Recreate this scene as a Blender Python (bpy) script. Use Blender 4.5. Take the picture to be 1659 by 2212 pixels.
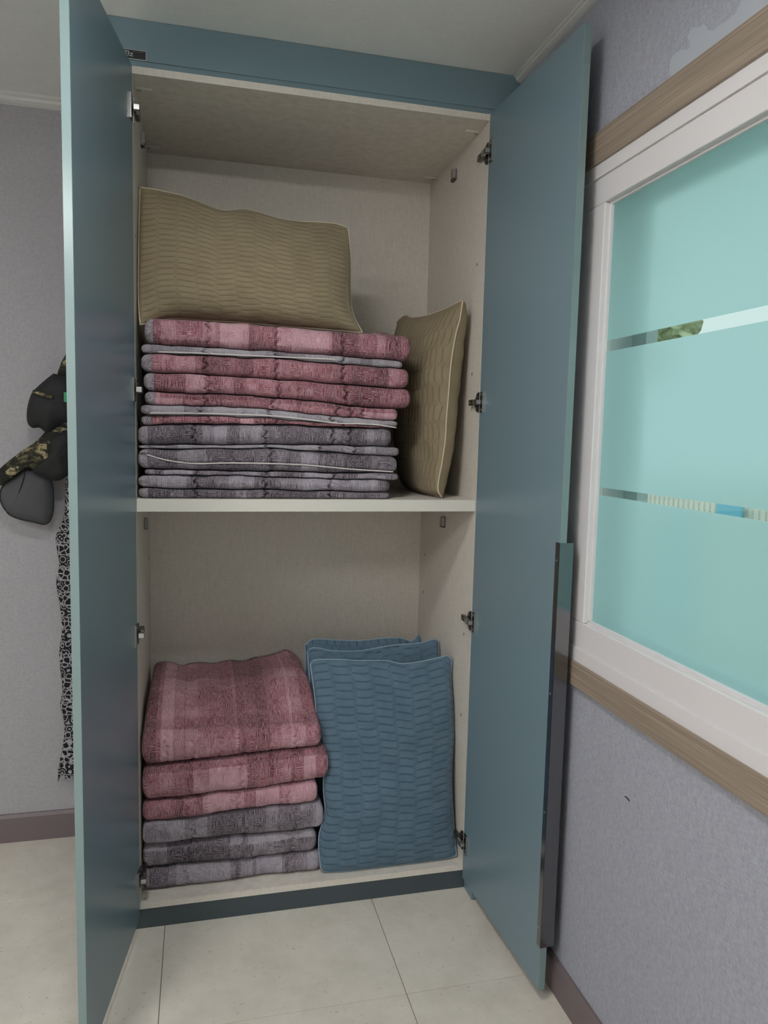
import bpy, bmesh, math
import numpy as np
from mathutils import Matrix, Vector

for o in list(bpy.data.objects): bpy.data.objects.remove(o)
S = bpy.context.scene
C = S.collection

# ------------------------------------------------------------------ camera
CAM = (0.16185, -2.08797, 1.40922)
YAW, PITCH, ROLL, FPX = 0.24451, -0.1019, 0.02425, 1613.88
fw = Vector((math.sin(YAW)*math.cos(PITCH), math.cos(YAW)*math.cos(PITCH), math.sin(PITCH)))
rt = fw.cross(Vector((0, 0, 1))).normalized(); up = rt.cross(fw)
r2 = rt*math.cos(ROLL)+up*math.sin(ROLL); u2 = -rt*math.sin(ROLL)+up*math.cos(ROLL)
cd = bpy.data.cameras.new('camera'); co = bpy.data.objects.new('camera', cd); C.objects.link(co)
cd.sensor_fit = 'HORIZONTAL'; cd.sensor_width = 36; cd.lens = FPX/1659*36; cd.clip_start = 0.02
m = Matrix((r2, u2, -fw)).transposed().to_4x4(); m.translation = CAM
co.matrix_world = m; S.camera = co

# ------------------------------------------------------------------ sky, exposure
LAMP_POWER = 82.0        # radiance of the main ceiling lamp's diffuser
FILL_POWER = 29.0  # unseen second lamp, added to lift the light inside the wardrobe
wd = bpy.data.worlds.new('sky'); S.world = wd; wd.use_nodes = True
bg = wd.node_tree.nodes['Background']
bg.inputs[0].default_value = (0.96, 0.99, 1.0, 1); bg.inputs[1].default_value = 1.12
S.view_settings.view_transform = 'Standard'; S.view_settings.look = 'None'
S.view_settings.exposure = -0.24; S.view_settings.gamma = 1.0; S.view_settings.use_curve_mapping = False

# ------------------------------------------------------------------ dimensions
W, D = 0.964, 0.5586          # wardrobe cavity width, depth to its back panel
ZT, ZBB, ZB = 2.324, 0.059, 0.077   # top of doors, bottom edge, bottom board top
ZS, ST = 1.2245, 0.034        # shelf top and thickness
HC, XR, YB = 2.434, 1.0515, 0.566   # ceiling, right wall, back wall
ZD, DW, DT = 0.035, 0.497, 0.018    # door bottom, width, thickness
AL, AR = 0.147, 0.0445
XL, YF = -2.4, -3.3           # far room walls

# ------------------------------------------------------------------ materials
class NT:
    def __init__(s, name):
        s.m = bpy.data.materials.new(name); s.m.use_nodes = True
        s.t = s.m.node_tree; s.b = s.t.nodes['Principled BSDF']; s.out = s.t.nodes['Material Output']
    def n(s, typ, **kw):
        nd = s.t.nodes.new(typ)
        for k, v in kw.items():
            if k.startswith('i_'):
                key = k[2:]; key = int(key) if key.isdigit() else key
                s.put(nd.inputs[key], v)
            else: setattr(nd, k, v)
        return nd
    def put(s, sock, v):
        if isinstance(v, bpy.types.NodeSocket): s.t.links.new(v, sock)
        else: sock.default_value = v
    def math(s, op, a, b=0.0, c=0.0, clamp=False):
        nd = s.t.nodes.new('ShaderNodeMath'); nd.operation = op; nd.use_clamp = clamp
        s.put(nd.inputs[0], a); s.put(nd.inputs[1], b); s.put(nd.inputs[2], c); return nd.outputs[0]
    def mix(s, f, a, b, blend='MIX'):
        nd = s.t.nodes.new('ShaderNodeMix'); nd.data_type = 'RGBA'; nd.blend_type = blend
        s.put(nd.inputs[0], f); s.put(nd.inputs[6], col(a)); s.put(nd.inputs[7], col(b)); return nd.outputs[2]
    def ramp(s, f, stops, interp='LINEAR'):
        nd = s.t.nodes.new('ShaderNodeValToRGB'); nd.color_ramp.interpolation = interp
        e = nd.color_ramp.elements
        while len(e) < len(stops): e.new(0.5)
        for i, (p, c) in enumerate(stops): e[i].position = p; e[i].color = col(c)
        s.put(nd.inputs[0], f); return nd.outputs[0]
    def coord(s, kind='Object', scale=(1, 1, 1), loc=(0, 0, 0)):
        if kind == 'UV': tc = s.n('ShaderNodeUVMap').outputs[0]
        else: tc = s.n('ShaderNodeTexCoord').outputs[kind]
        mp = s.n('ShaderNodeMapping'); s.put(mp.inputs[0], tc)
        mp.inputs['Scale'].default_value = scale; mp.inputs['Location'].default_value = loc
        return mp.outputs[0]
    def noise(s, vec, scale=1.0, detail=2.0, rough=0.5, dim='3D'):
        nd = s.n('ShaderNodeTexNoise', noise_dimensions=dim)
        s.put(nd.inputs['Vector'], vec); nd.inputs['Scale'].default_value = scale
        nd.inputs['Detail'].default_value = detail; nd.inputs['Roughness'].default_value = rough
        return nd.outputs[0]
    def bump(s, h, strength=0.3, dist=0.001):
        nd = s.n('ShaderNodeBump'); nd.inputs['Strength'].default_value = strength
        nd.inputs['Distance'].default_value = dist; s.put(nd.inputs['Height'], h)
        s.t.links.new(nd.outputs[0], s.b.inputs['Normal'])
    def base(s, c, rough=0.5, metal=0.0, spec=None):
        s.put(s.b.inputs['Base Color'], col(c) if not isinstance(c, bpy.types.NodeSocket) else c)
        s.put(s.b.inputs['Roughness'], rough); s.b.inputs['Metallic'].default_value = metal
        if spec is not None: s.b.inputs['Specular IOR Level'].default_value = spec
        return s
def col(c):
    if isinstance(c, bpy.types.NodeSocket): return c
    return tuple(c) if len(c) == 4 else (*c, 1.0)
def sr(r, g, b):
    f = lambda v: (v/255/12.92) if v/255 <= .04045 else ((v/255+.055)/1.055)**2.4
    return (f(r), f(g), f(b))
M = {}
def simple(key, c, rough=0.5, metal=0.0, spec=None):
    M[key] = NT(key).base(c, rough, metal, spec).m

def laminate_blue():
    t = NT('blue_laminate'); n = t.noise(t.coord(), 700, 1)
    t.base(t.mix(t.math('MULTIPLY', n, .25), sr(114, 136, 145), sr(104, 125, 134)), 0.30)
    t.bump(n, .05, .0005); M['blue'] = t.m
laminate_blue()
simple('blue_shaded', sr(66, 76, 81), .45)  # blue laminate of the kickboard with its shade put into the colour
def linen_board():
    t = NT('linen_board')
    a = t.noise(t.coord(scale=(40, 40, 700)), 1, 2); b = t.noise(t.coord(scale=(700, 700, 40)), 1, 2)
    f = t.math('ADD', t.math('MULTIPLY', a, .5), t.math('MULTIPLY', b, .5))
    t.base(t.ramp(f, [(.35, sr(204, 197, 186)), (.65, sr(226, 219, 208))]), .5)
    t.bump(f, .08, .0005); M['linen'] = t.m
linen_board()
simple('edge_mint', sr(124, 144, 144), .22)
simple('edge_white', sr(214, 210, 200), .45)
def wallpaper(key, c1, c2, scale, bs):
    t = NT(key)
    a = t.noise(t.coord(scale=(scale, scale, scale*.25)), 1, 2); b = t.noise(t.coord(scale=(scale*.25, scale*.25, scale)), 1, 2)
    f = t.math('ADD', t.math('MULTIPLY', a, .5), t.math('MULTIPLY', b, .5))
    g = t.noise(t.coord(), 3, 2)
    base = t.mix(t.ramp(f, [(.35, (0, 0, 0)), (.65, (1, 1, 1))]), c1, c2)
    t.base(t.mix(t.math('MULTIPLY', g, .12), base, tuple(x*.8 for x in c1)), .75, 0, .25); t.bump(f, bs, .0012); M[key] = t.m
wallpaper('wall_back', sr(158, 156, 160), sr(174, 172, 175), 450, .25)
wallpaper('wall_right', sr(148, 150, 160), sr(170, 172, 181), 300, .8)
wallpaper('ceil', sr(226, 227, 224), sr(232, 233, 230), 90, .12)
wallpaper('wall_plain', sr(218, 216, 214), sr(228, 226, 224), 300, .2)
def tile_mat():
    t = NT('floor_tile')
    c = t.ramp(t.noise(t.coord(), 9, 5, .65), [(.3, sr(204, 198, 185)), (.7, sr(221, 215, 203))])
    sp = t.ramp(t.noise(t.coord(), 110, 2), [(.27, (1, 1, 1)), (.31, (0, 0, 0))])
    f = t.noise(t.coord(), 220, 2)
    t.base(t.mix(t.math('MULTIPLY', sp, .45), c, sr(140, 128, 112)), t.ramp(f, [(0, (.3,)*3), (1, (.5,)*3)]))
    t.bump(f, .08, .0006); M['tile'] = t.m
tile_mat()
simple('grout', sr(120, 108, 98), .8)
simple('baseboard', sr(112, 100, 102), .5)
simple('moulding', sr(206, 206, 202), .5)
def wood():
    t = NT('casing_wood')
    f = t.noise(t.coord(scale=(60, 3, 260)), 1, 4, .6); g = t.noise(t.coord(scale=(10, 1.2, 40)), 1, 2)
    c = t.ramp(f, [(.3, sr(124, 111, 99)), (.55, sr(150, 135, 119)), (.75, sr(174, 159, 142))])
    t.base(t.mix(t.math('MULTIPLY', g, .3), c, sr(128, 116, 105)), .5); t.bump(f, .25, .0008); M['wood'] = t.m
wood()
simple('pvc', sr(214, 211, 212), .35)
simple('gasket', sr(150, 160, 162), .5)
simple('jamb', sr(190, 200, 200), .5)
simple('steel', (.62, .62, .6), .28, 1.0)
simple('dark_steel', (.16, .155, .15), .35, 1.0)
simple('handle_metal', (.24, .24, .25), .16, 1.0)
simple('plastic_grey', sr(150, 144, 140), .45)
simple('hole', sr(60, 50, 44), .9)
simple('piping_white', sr(214, 208, 204), .7)
simple('sticker_black', sr(32, 32, 36), .3)
simple('sticker_silver', sr(190, 194, 196), .35, .3)
simple('sticker_grey', sr(120, 122, 124), .5)
simple('plaster', sr(170, 175, 183), .85)
simple('mark_dark', sr(50, 46, 50), .9)
simple('lamp_frame', sr(220, 220, 216), .4)
def emit(key, c, s):
    t = NT(key); t.base((0.8, 0.8, 0.8)); t.b.inputs['Emission Color'].default_value = col(c); t.b.inputs['Emission Strength'].default_value = s; M[key] = t.m
emit('lamp_on', (.99, .985, .975), LAMP_POWER); emit('fill_on', (.99, .985, .985), FILL_POWER)
def frosted():
    t = NT('frosted_film')
    tr = t.n('ShaderNodeBsdfTranslucent'); tr.inputs[0].default_value = (.70, .92, .94, 1)
    gl = t.n('ShaderNodeBsdfRefraction'); gl.inputs[0].default_value = (.76, .95, .97, 1); gl.inputs['Roughness'].default_value = .6; gl.inputs['IOR'].default_value = 1.08
    mx = t.n('ShaderNodeMixShader'); mx.inputs[0].default_value = .3
    t.t.links.new(tr.outputs[0], mx.inputs[1]); t.t.links.new(gl.outputs[0], mx.inputs[2])
    gs = t.n('ShaderNodeBsdfGlossy'); gs.inputs['Roughness'].default_value = .25
    m2 = t.n('ShaderNodeMixShader'); m2.inputs[0].default_value = .04
    t.t.links.new(mx.outputs[0], m2.inputs[1]); t.t.links.new(gs.outputs[0], m2.inputs[2])
    t.t.links.new(m2.outputs[0], t.out.inputs[0]); M['frost'] = t.m
frosted()
def clear():
    t = NT('clear_glass')
    tr = t.n('ShaderNodeBsdfTransparent'); tr.inputs[0].default_value = (.86, .97, .95, 1)
    gs = t.n('ShaderNodeBsdfGlossy'); gs.inputs['Roughness'].default_value = .02
    mx = t.n('ShaderNodeMixShader'); mx.inputs[0].default_value = .06
    t.t.links.new(tr.outputs[0], mx.inputs[1]); t.t.links.new(gs.outputs[0], mx.inputs[2]); t.t.links.new(mx.outputs[0], t.out.inputs[0]); M['glass'] = t.m
clear()

def quilt_mat(key, dark, mid, light, thread, tf):
    t = NT(key)
    sx = t.n('ShaderNodeSeparateXYZ'); t.put(sx.inputs[0], t.coord('UV'))
    u, v = sx.outputs[0], sx.outputs[1]
    def bands(w, sc):
        q = t.math('FLOOR', t.math('MULTIPLY', w, sc)); wn = t.n('ShaderNodeTexWhiteNoise', noise_dimensions='1D'); t.put(wn.inputs['W'], q); return wn.outputs[0]
    pu = t.math('ADD', t.math('MULTIPLY', bands(u, 13), .62), t.math('MULTIPLY', bands(t.math('ADD', u, 3.3), 29), .38))
    pv = t.math('ADD', t.math('MULTIPLY', bands(t.math('ADD', v, 7.7), 8), .7), t.math('MULTIPLY', bands(t.math('ADD', v, 1.3), 21), .3))
    p = t.math('ADD', t.math('MULTIPLY', pu, .62), t.math('MULTIPLY', pv, .38))
    p = t.math('ADD', p, t.math('MULTIPLY', t.math('SUBTRACT', t.noise(t.coord('UV'), 14, 3), .5), .35))
    c = t.ramp(p, [(.28, dark), (.5, mid), (.70, light)])
    def threads(w, sc):                           # fine, slightly broken yarn lines across the given direction
        wv = t.math('SINE', t.math('ADD', t.math('MULTIPLY', w, 6.2832*285), t.math('MULTIPLY', t.noise(t.coord('UV', (45, 45, 1)), 1, 2, dim='2D'), 3)))
        return t.ramp(t.math('ADD', t.math('MULTIPLY', wv, .17), t.noise(t.coord('UV', sc), 1, 1, dim='2D')), [(.5, (0,)*3), (.64, (1,)*3)])
    h1 = threads(u, (760, 42, 1)); h2 = threads(v, (42, 760, 1))
    sel = t.ramp(t.noise(t.coord('UV', (34, 34, 1), (4, 2, 0)), 1, 2, dim='2D'), [(.5, (0,)*3), (.66, (1,)*3)])
    h = t.mix(sel, h1, h2)
    lum = t.math('MULTIPLY', h, t.math('MULTIPLY', t.math('ADD', t.math('MULTIPLY', p, .7), .35), tf))
    c2 = t.mix(lum, c, thread)
    sp = t.ramp(t.noise(t.coord('UV', (300, 300, 1)), 1, 3, .7, dim='2D'), [(.57, (0,)*3), (.66, (1,)*3)])
    c2 = t.mix(t.math('MULTIPLY', sp, .4), c2, thread)
    dk = t.ramp(t.noise(t.coord('UV', (380, 380, 1), (9, 9, 0)), 1, 3, .7, dim='2D'), [(.32, (1,)*3), (.44, (0,)*3)])
    c2 = t.mix(t.math('MULTIPLY', dk, .35), c2, tuple(x*.55 for x in dark))
    t.base(c2, .9, 0, .1); t.b.inputs['Sheen Weight'].default_value = .1
    t.bump(t.math('ADD', h, sp), .5, .0012); M[key] = t.m
quilt_mat('quilt_red', sr(98, 48, 56), sr(138, 78, 88), sr(188, 142, 152), sr(234, 200, 206), .72)
quilt_mat('quilt_grey', sr(64, 54, 62), sr(92, 81, 90), sr(148, 141, 150), sr(212, 203, 210), .66)
quilt_mat('quilt_greylight', sr(104, 96, 104), sr(136, 128, 136), sr(160, 154, 160), sr(206, 200, 205), .5)
def twill(key):
    t = NT(key)
    w = t.n('ShaderNodeTexWave', wave_type='BANDS', bands_direction='DIAGONAL'); t.put(w.inputs[0], t.coord('UV', (135, 135, 135)))
    w.inputs['Distortion'].default_value = 3; w.inputs['Detail Scale'].default_value = 1.5; w.inputs['Scale'].default_value = 1.0
    f = t.math('MULTIPLY', w.outputs['Fac'], t.noise(t.coord('UV', (120, 120, 1)), 1, 2, dim='2D'))
    t.base(t.ramp(f, [(.05, sr(104, 96, 104)), (.6, sr(196, 188, 193))]), .9, 0, .1); t.bump(f, .3, .001); M[key] = t.m
twill('quilt_backing')
def pillow_mat(key, c1, c2, stitch, sf=.8):
    t = NT(key); a = t.n('ShaderNodeAttribute', attribute_name='stitch')
    n1 = t.noise(t.coord('UV', (700, 700, 1)), 1, 2, dim='2D'); n2 = t.noise(t.coord('UV', (18, 18, 1)), 1, 4, dim='2D')
    c = t.mix(t.ramp(n2, [(.35, (0,)*3), (.65, (1,)*3)]), c1, c2)
    c = t.mix(t.math('MULTIPLY', n1, .25), c, tuple(x*1.25 for x in c2))
    t.base(t.mix(t.math('MULTIPLY', a.outputs['Fac'], sf), c, stitch), .88, 0, .15)
    t.b.inputs['Sheen Weight'].default_value = .08
    t.bump(n1, .35, .0008); M[key] = t.m
pillow_mat('khaki', sr(134, 121, 97), sr(142, 129, 104), sr(100, 89, 70))
pillow_mat('khaki_pipe', sr(196, 184, 158), sr(204, 192, 166), sr(150, 140, 120))
pillow_mat('blue_cloth', sr(86, 108, 124), sr(95, 117, 133), sr(46, 64, 80))
pillow_mat('blue_pipe', sr(132, 152, 166), sr(144, 164, 176), sr(120, 140, 150))
def camo():
    t = NT('camouflage')
    v = t.n('ShaderNodeTexVoronoi', distance='CHEBYCHEV'); t.put(v.inputs['Vector'], t.coord('Object', (38, 38, 60))); v.inputs['Scale'].default_value = 1
    n = t.noise(t.coord('Object', (60, 60, 90)), 1, 3)
    f = t.math('ADD', t.math('MULTIPLY', v.outputs['Color'], .5), t.math('MULTIPLY', n, .5))
    t.base(t.ramp(f, [(0, sr(40, 40, 36)), (.47, sr(60, 58, 48)), (.56, sr(96, 90, 68)), (.64, sr(150, 138, 106))], 'CONSTANT'), .85, 0, .15); M['camo'] = t.m
camo()
def mesh_fabric(key, c, alpha, sc):
    t = NT(key)
    w1 = t.n('ShaderNodeTexWave', bands_direction='X'); t.put(w1.inputs[0], t.coord('Object', (sc, sc, sc))); w2 = t.n('ShaderNodeTexWave', bands_direction='Z'); t.put(w2.inputs[0], t.coord('Object', (sc, sc, sc)))
    g = t.math('MAXIMUM', w1.outputs['Fac'], w2.outputs['Fac'])
    t.base(c, .7, 0, .3); tr = t.n('ShaderNodeBsdfTransparent'); mx = t.n('ShaderNodeMixShader')
    t.put(mx.inputs[0], t.math('ADD', t.math('MULTIPLY', g, 1-alpha), alpha, clamp=True))
    t.t.links.new(tr.outputs[0], mx.inputs[1]); t.t.links.new(t.b.outputs[0], mx.inputs[2]); t.t.links.new(mx.outputs[0], t.out.inputs[0]); M[key] = t.m
mesh_fabric('black_mesh', sr(38, 40, 40), .75, 60)
mesh_fabric('grey_mesh', sr(84, 84, 88), .35, 90)
simple('black_trim', sr(26, 26, 28), .7)
simple('green_tag', sr(40, 150, 100), .6)
def bandana():
    t = NT('paisley_print')
    vec = t.coord('Object', (1, 1, 1)); sx = t.n('ShaderNodeSeparateXYZ'); t.put(sx.inputs[0], vec)
    row = t.math('FLOOR', t.math('MULTIPLY', sx.outputs[2], 24)); wn = t.n('ShaderNodeTexWhiteNoise', noise_dimensions='1D'); t.put(wn.inputs['W'], row)
    v = t.n('ShaderNodeTexVoronoi', feature='F1'); t.put(v.inputs['Vector'], vec); v.inputs['Scale'].default_value = 46
    ring = t.math('SINE', t.math('MULTIPLY', v.outputs['Distance'], 17))
    v2 = t.n('ShaderNodeTexVoronoi', feature='DISTANCE_TO_EDGE'); t.put(v2.inputs['Vector'], vec); v2.inputs['Scale'].default_value = 56
    e = t.math('LESS_THAN', v2.outputs['Distance'], .09)
    r = t.math('GREATER_THAN', ring, .5)
    sel = t.math('GREATER_THAN', wn.outputs[0], .55)
    f = t.mix(sel, r, e)
    fr = t.math('FRACT', t.math('MULTIPLY', sx.outputs[2], 24)); ln = t.math('LESS_THAN', t.math('ABSOLUTE', t.math('SUBTRACT', fr, .08)), .04)
    f = t.math('MAXIMUM', f, t.math('MULTIPLY', ln, .7))
    t.base(t.mix(f, sr(30, 30, 34), sr(156, 154, 157)), .8, 0, .2); M['paisley'] = t.m
bandana()
def leaf():
    t = NT('leaves'); t.bump(t.noise(t.coord(), 9, 4, .7), .6, .12); t.base(t.ramp(t.noise(t.coord(), 6, 3), [(.35, sr(150, 168, 126)), (.65, sr(220, 228, 190))]), .8); M['leaf'] = t.m
leaf()
simple('bark', sr(90, 76, 62), .9); simple('fence_white', sr(236, 236, 226), .5); simple('panel_blue', sr(120, 200, 225), .5)
simple('lawn', sr(168, 172, 160), .95); simple('brick_pink', sr(176, 130, 122), .85)

# ------------------------------------------------------------------ mesh helpers
def origin_of(o):
    p = Vector((0, 0, 0))
    while o is not None: p = p + o.location; o = o.parent
    return p
def mk(name, verts, faces, mat, parent=None, smooth=False, uv=None, attr=None, mats=None, fm=None):
    v = np.asarray(verts, dtype=np.float64)
    if parent is not None: off = np.array(origin_of(parent)); loc = (0, 0, 0)
    else:
        off = np.array([(v[:, 0].min()+v[:, 0].max())/2, (v[:, 1].min()+v[:, 1].max())/2, v[:, 2].min()]); loc = tuple(off)
    me = bpy.data.meshes.new(name); me.from_pydata((v-off).tolist(), [], faces)
    for k in (mats or [mat]): me.materials.append(M[k])
    if fm is not None: me.polygons.foreach_set('material_index', fm)
    if uv is not None:
        li = np.empty(len(me.loops), dtype=np.int32); me.loops.foreach_get('vertex_index', li)
        l = me.uv_layers.new(name='UVMap'); l.data.foreach_set('uv', np.asarray(uv)[li].astype(np.float32).ravel())
    if attr is not None:
        a = me.attributes.new('stitch', 'FLOAT', 'POINT'); a.data.foreach_set('value', np.asarray(attr, dtype=np.float32))
    if smooth: me.polygons.foreach_set('use_smooth', [True]*len(me.polygons))
    me.update()
    o = bpy.data.objects.new(name, me); C.objects.link(o); o.location = loc
    if parent is not None: o.parent = parent
    return o
def boxes(name, bl, mat, parent=None, bevel=0.0, mats=None, fm=None):
    bm = bmesh.new()
    for i, b in enumerate(bl):
        x0, x1, y0, y1, z0, z1 = b[:6]
        vs = [bm.verts.new(p) for p in ((x0, y0, z0), (x1, y0, z0), (x1, y1, z0), (x0, y1, z0), (x0, y0, z1), (x1, y0, z1), (x1, y1, z1), (x0, y1, z1))]
        for f in ((0, 3, 2, 1), (4, 5, 6, 7), (0, 1, 5, 4), (1, 2, 6, 5), (2, 3, 7, 6), (3, 0, 4, 7)):
            fc = bm.faces.new([vs[k] for k in f]); fc.material_index = fm[i] if fm else 0
    if bevel: bmesh.ops.bevel(bm, geom=bm.edges[:], offset=bevel, segments=2, affect='EDGES', profile=.5)
    return from_bm(name, bm, mat, parent, mats)
def from_bm(name, bm, mat, parent=None, mats=None, smooth=False):
    bm.verts.ensure_lookup_table(); bm.verts.index_update()
    v = [tuple(x.co) for x in bm.verts]; f = [[x.index for x in y.verts] for y in bm.faces]; fm = [y.material_index for y in bm.faces]
    bm.free(); return mk(name, v, f, mat, parent, smooth, mats=mats, fm=fm)
def xf(o, fn):                                   # move the vertices of a mesh through a world-space function
    off = origin_of(o); me = o.data
    for v in me.vertices: v.co = Vector(fn(v.co+off))-off
    me.update(); return o
def prism(name, poly, axis, a, b, mat, parent=None):   # polygon in the two other axes, extruded from a to b
    def p3(q, t): return {'x': (t, q[0], q[1]), 'y': (q[0], t, q[1]), 'z': (q[0], q[1], t)}[axis]
    n = len(poly); v = [p3(q, a) for q in poly]+[p3(q, b) for q in poly]
    f = [list(range(n))[::-1], list(range(n, 2*n))]+[[i, (i+1) % n, n+(i+1) % n, n+i] for i in range(n)]
    o = mk(name, v, f, mat, parent); bm = bmesh.new(); bm.from_mesh(o.data); bmesh.ops.recalc_face_normals(bm, faces=bm.faces[:]); bm.to_mesh(o.data); bm.free(); return o
def tube(name, pts, r, mat, parent=None, seg=8, closed=False):
    P = np.array(pts, float); n = len(P); V = []; F = []
    for i in range(n):
        a = P[(i-1) % n] if closed or i > 0 else P[i]; b = P[(i+1) % n] if closed or i < n-1 else P[i]
        d = (b-a)/max(np.linalg.norm(b-a), 1e-9); ref = np.array([0, 0, 1.]) if abs(d[2]) < .8 else np.array([0, 1., 0])
        s = np.cross(d, ref); s /= np.linalg.norm(s); t = np.cross(s, d)
        for k in range(seg): an = 2*math.pi*k/seg; V.append(P[i]+r*(math.cos(an)*s+math.sin(an)*t))
    for i in range(n if closed else n-1):
        j = (i+1) % n
        for k in range(seg): F.append([i*seg+k, i*seg+(k+1) % seg, j*seg+(k+1) % seg, j*seg+k])
    if not closed: F.append(list(range(seg))[::-1]); F.append([(n-1)*seg+k for k in range(seg)])
    return mk(name, V, F, mat, parent, True, uv=np.zeros((len(V), 2)))
def spline(pts, n):                              # smooth resample of a polyline by arc length
    P = np.array(pts, float); d = np.r_[0, np.cumsum(np.linalg.norm(np.diff(P, axis=0), axis=1))]; t = np.linspace(0, d[-1], n)
    out = np.zeros((n, P.shape[1])); m = np.zeros_like(P)
    m[1:-1] = (P[2:]-P[:-2])/(d[2:]-d[:-2])[:, None]; m[0] = (P[1]-P[0])/(d[1]-d[0]); m[-1] = (P[-1]-P[-2])/(d[-1]-d[-2])
    for k, x in enumerate(t):
        i = min(max(np.searchsorted(d, x)-1, 0), len(P)-2); h = d[i+1]-d[i]; s = (x-d[i])/h
        out[k] = (2*s**3-3*s**2+1)*P[i]+(s**3-2*s**2+s)*h*m[i]+(-2*s**3+3*s**2)*P[i+1]+(s**3-s**2)*h*m[i+1]
    return out
def wob(seed, a, b, fa, fb, n=5):                # smooth pseudo-noise of two coordinates, about -1..1
    r = np.random.RandomState(seed); o = 0
    for k in range(n):
        sc = 1.7**k/2.2; th = r.uniform(0, 2*np.pi); o = o+np.sin(a*fa*sc*np.cos(th)*6.28+b*fb*sc*np.sin(th)*6.28+r.uniform(0, 6.28))/(1.25**k)
    return o/2.6
def thing(name, label, cat, loc, group=None):
    o = bpy.data.objects.new(name, None); C.objects.link(o); o.location = loc; o.empty_display_size = .1
    tag(o, label, cat, group); return o
def tag(o, label=None, cat=None, group=None, kind=None):
    if label: o['label'] = label
    if cat: o['category'] = cat
    if group: o['group'] = group
    if kind: o['kind'] = kind
    return o
def struct(o, label, cat): return tag(o, label, cat, None, 'structure')

# ------------------------------------------------------------------ room shell
fl = struct(boxes('floor', [(XL, XR, YF, YB, -.06, -.004)], 'grout'), 'pale beige stone-look tiled floor of the room', 'floor')
TX, TY, TP = .067, -.397, .6065
tile_me = None
for i in range(-5, 3):
    for j in range(-6, 3):
        x0, x1 = max(TX+i*TP, XL)+.0008, min(TX+(i+1)*TP, XR)-.0008; y0, y1 = max(TY+j*TP, YF)+.0008, min(TY+(j+1)*TP, YB)-.0008
        if x1-x0 > .02 and y1-y0 > .02: boxes('tile', [(x0, x1, y0, y1, -.004, 0)], 'tile', fl, .0008)
struct(boxes('ceiling', [(XL, XR+.2, YF, YB+.1, HC, HC+.06)], 'ceil'), 'pale grey flat ceiling above the wardrobe', 'ceiling')
struct(boxes('wall_back', [(XL, XR+.2, YB, YB+.1, -.06, HC)], 'wall_back'), 'grey textured wallpaper wall behind the wardrobe and hanging clothes', 'wall')
struct(boxes('wall_left', [(XL-.1, XL, YF, YB+.1, -.06, HC)], 'wall_plain'), 'plain pale wall at far left side of the room', 'wall')
struct(boxes('wall_front', [(XL-.1, XR+.2, YF-.1, YF, -.06, HC)], 'wall_plain'), 'plain pale wall behind the camera', 'wall')
WT = .21                                          # wall thickness at the window
WY0, WY1, WZ0, WZ1 = -.36, -2.36, .845, 2.07      # rough opening
wr = struct(boxes('wall_right', [(XR, XR+WT, WY0, YB+.1, -.06, HC), (XR, XR+WT, YF-.1, WY1, -.06, HC), (XR, XR+WT, WY1, WY0, -.06, WZ0), (XR, XR+WT, WY1, WY0, WZ1, HC)], 'wall_right'),
            'lavender grey woven wallpaper wall with the frosted window', 'wall')
def patch(name, pts, mat, th=.0012, seed=1):
    q = spline([*pts, pts[0]], 60)[:-1]; r = np.random.RandomState(seed); q = q+r.uniform(-.004, .004, q.shape)
    return prism(name, [tuple(k) for k in q], 'x', XR, XR-th, mat, wr)
patch('plaster_patch', [(-.746, 2.103), (-.73, 2.121), (-.731, 2.148), (-.754, 2.149), (-.79, 2.140), (-.784, 2.169), (-.818, 2.167), (-.856, 2.142), (-.911, 2.136), (-.929, 2.156), (-1.05, 2.14), (-1.06, 2.102), (-.914, 2.104), (-.843, 2.103)], 'plaster')
patch('plaster_patch', [(-.50, 2.103), (-.519, 2.109), (-.586, 2.114), (-.627, 2.110), (-.643, 2.104), (-.572, 2.103)], 'plaster', seed=2)
prism('wallpaper_nick', [(-.722, .649), (-.728, .652), (-.742, .651), (-.744, .648), (-.733, .649)], 'x', XR, XR-.0012, 'mark_dark', wr)
# mouldings and baseboards
def mould(name, horiz, label):
    pr = [(0, 0), (.030, 0), (.030, .008), (.022, .012), (.020, .020), (.010, .026), (0, .030)]
    if horiz: o = prism(name, [(YB-a, HC-b) for a, b in pr], 'x', XL, -.02, 'moulding')
    else: o = prism(name, [(XR-a*.62, HC-b*.62) for a, b in pr], 'y', YF, -.0, 'moulding')
    return struct(o, label, 'moulding')
mould('trim_1', True, 'slim white ceiling moulding along the back wall'); mould('trim_2', False, 'slim white ceiling moulding along the window wall')
struct(prism('baseboard_back', [(YB, 0), (YB-.012, 0), (YB-.012, .086), (YB-.006, .097), (YB, .097)], 'x', XL, -.02, 'baseboard'), 'dark mauve brown baseboard below the back wall', 'baseboard')
struct(prism('baseboard_right', [(XR, 0), (XR-.011, 0), (XR-.011, .082), (XR-.006, .092), (XR, .092)], 'y', YF, -.01, 'baseboard'), 'dark mauve brown baseboard below the window wall', 'baseboard')

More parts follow.
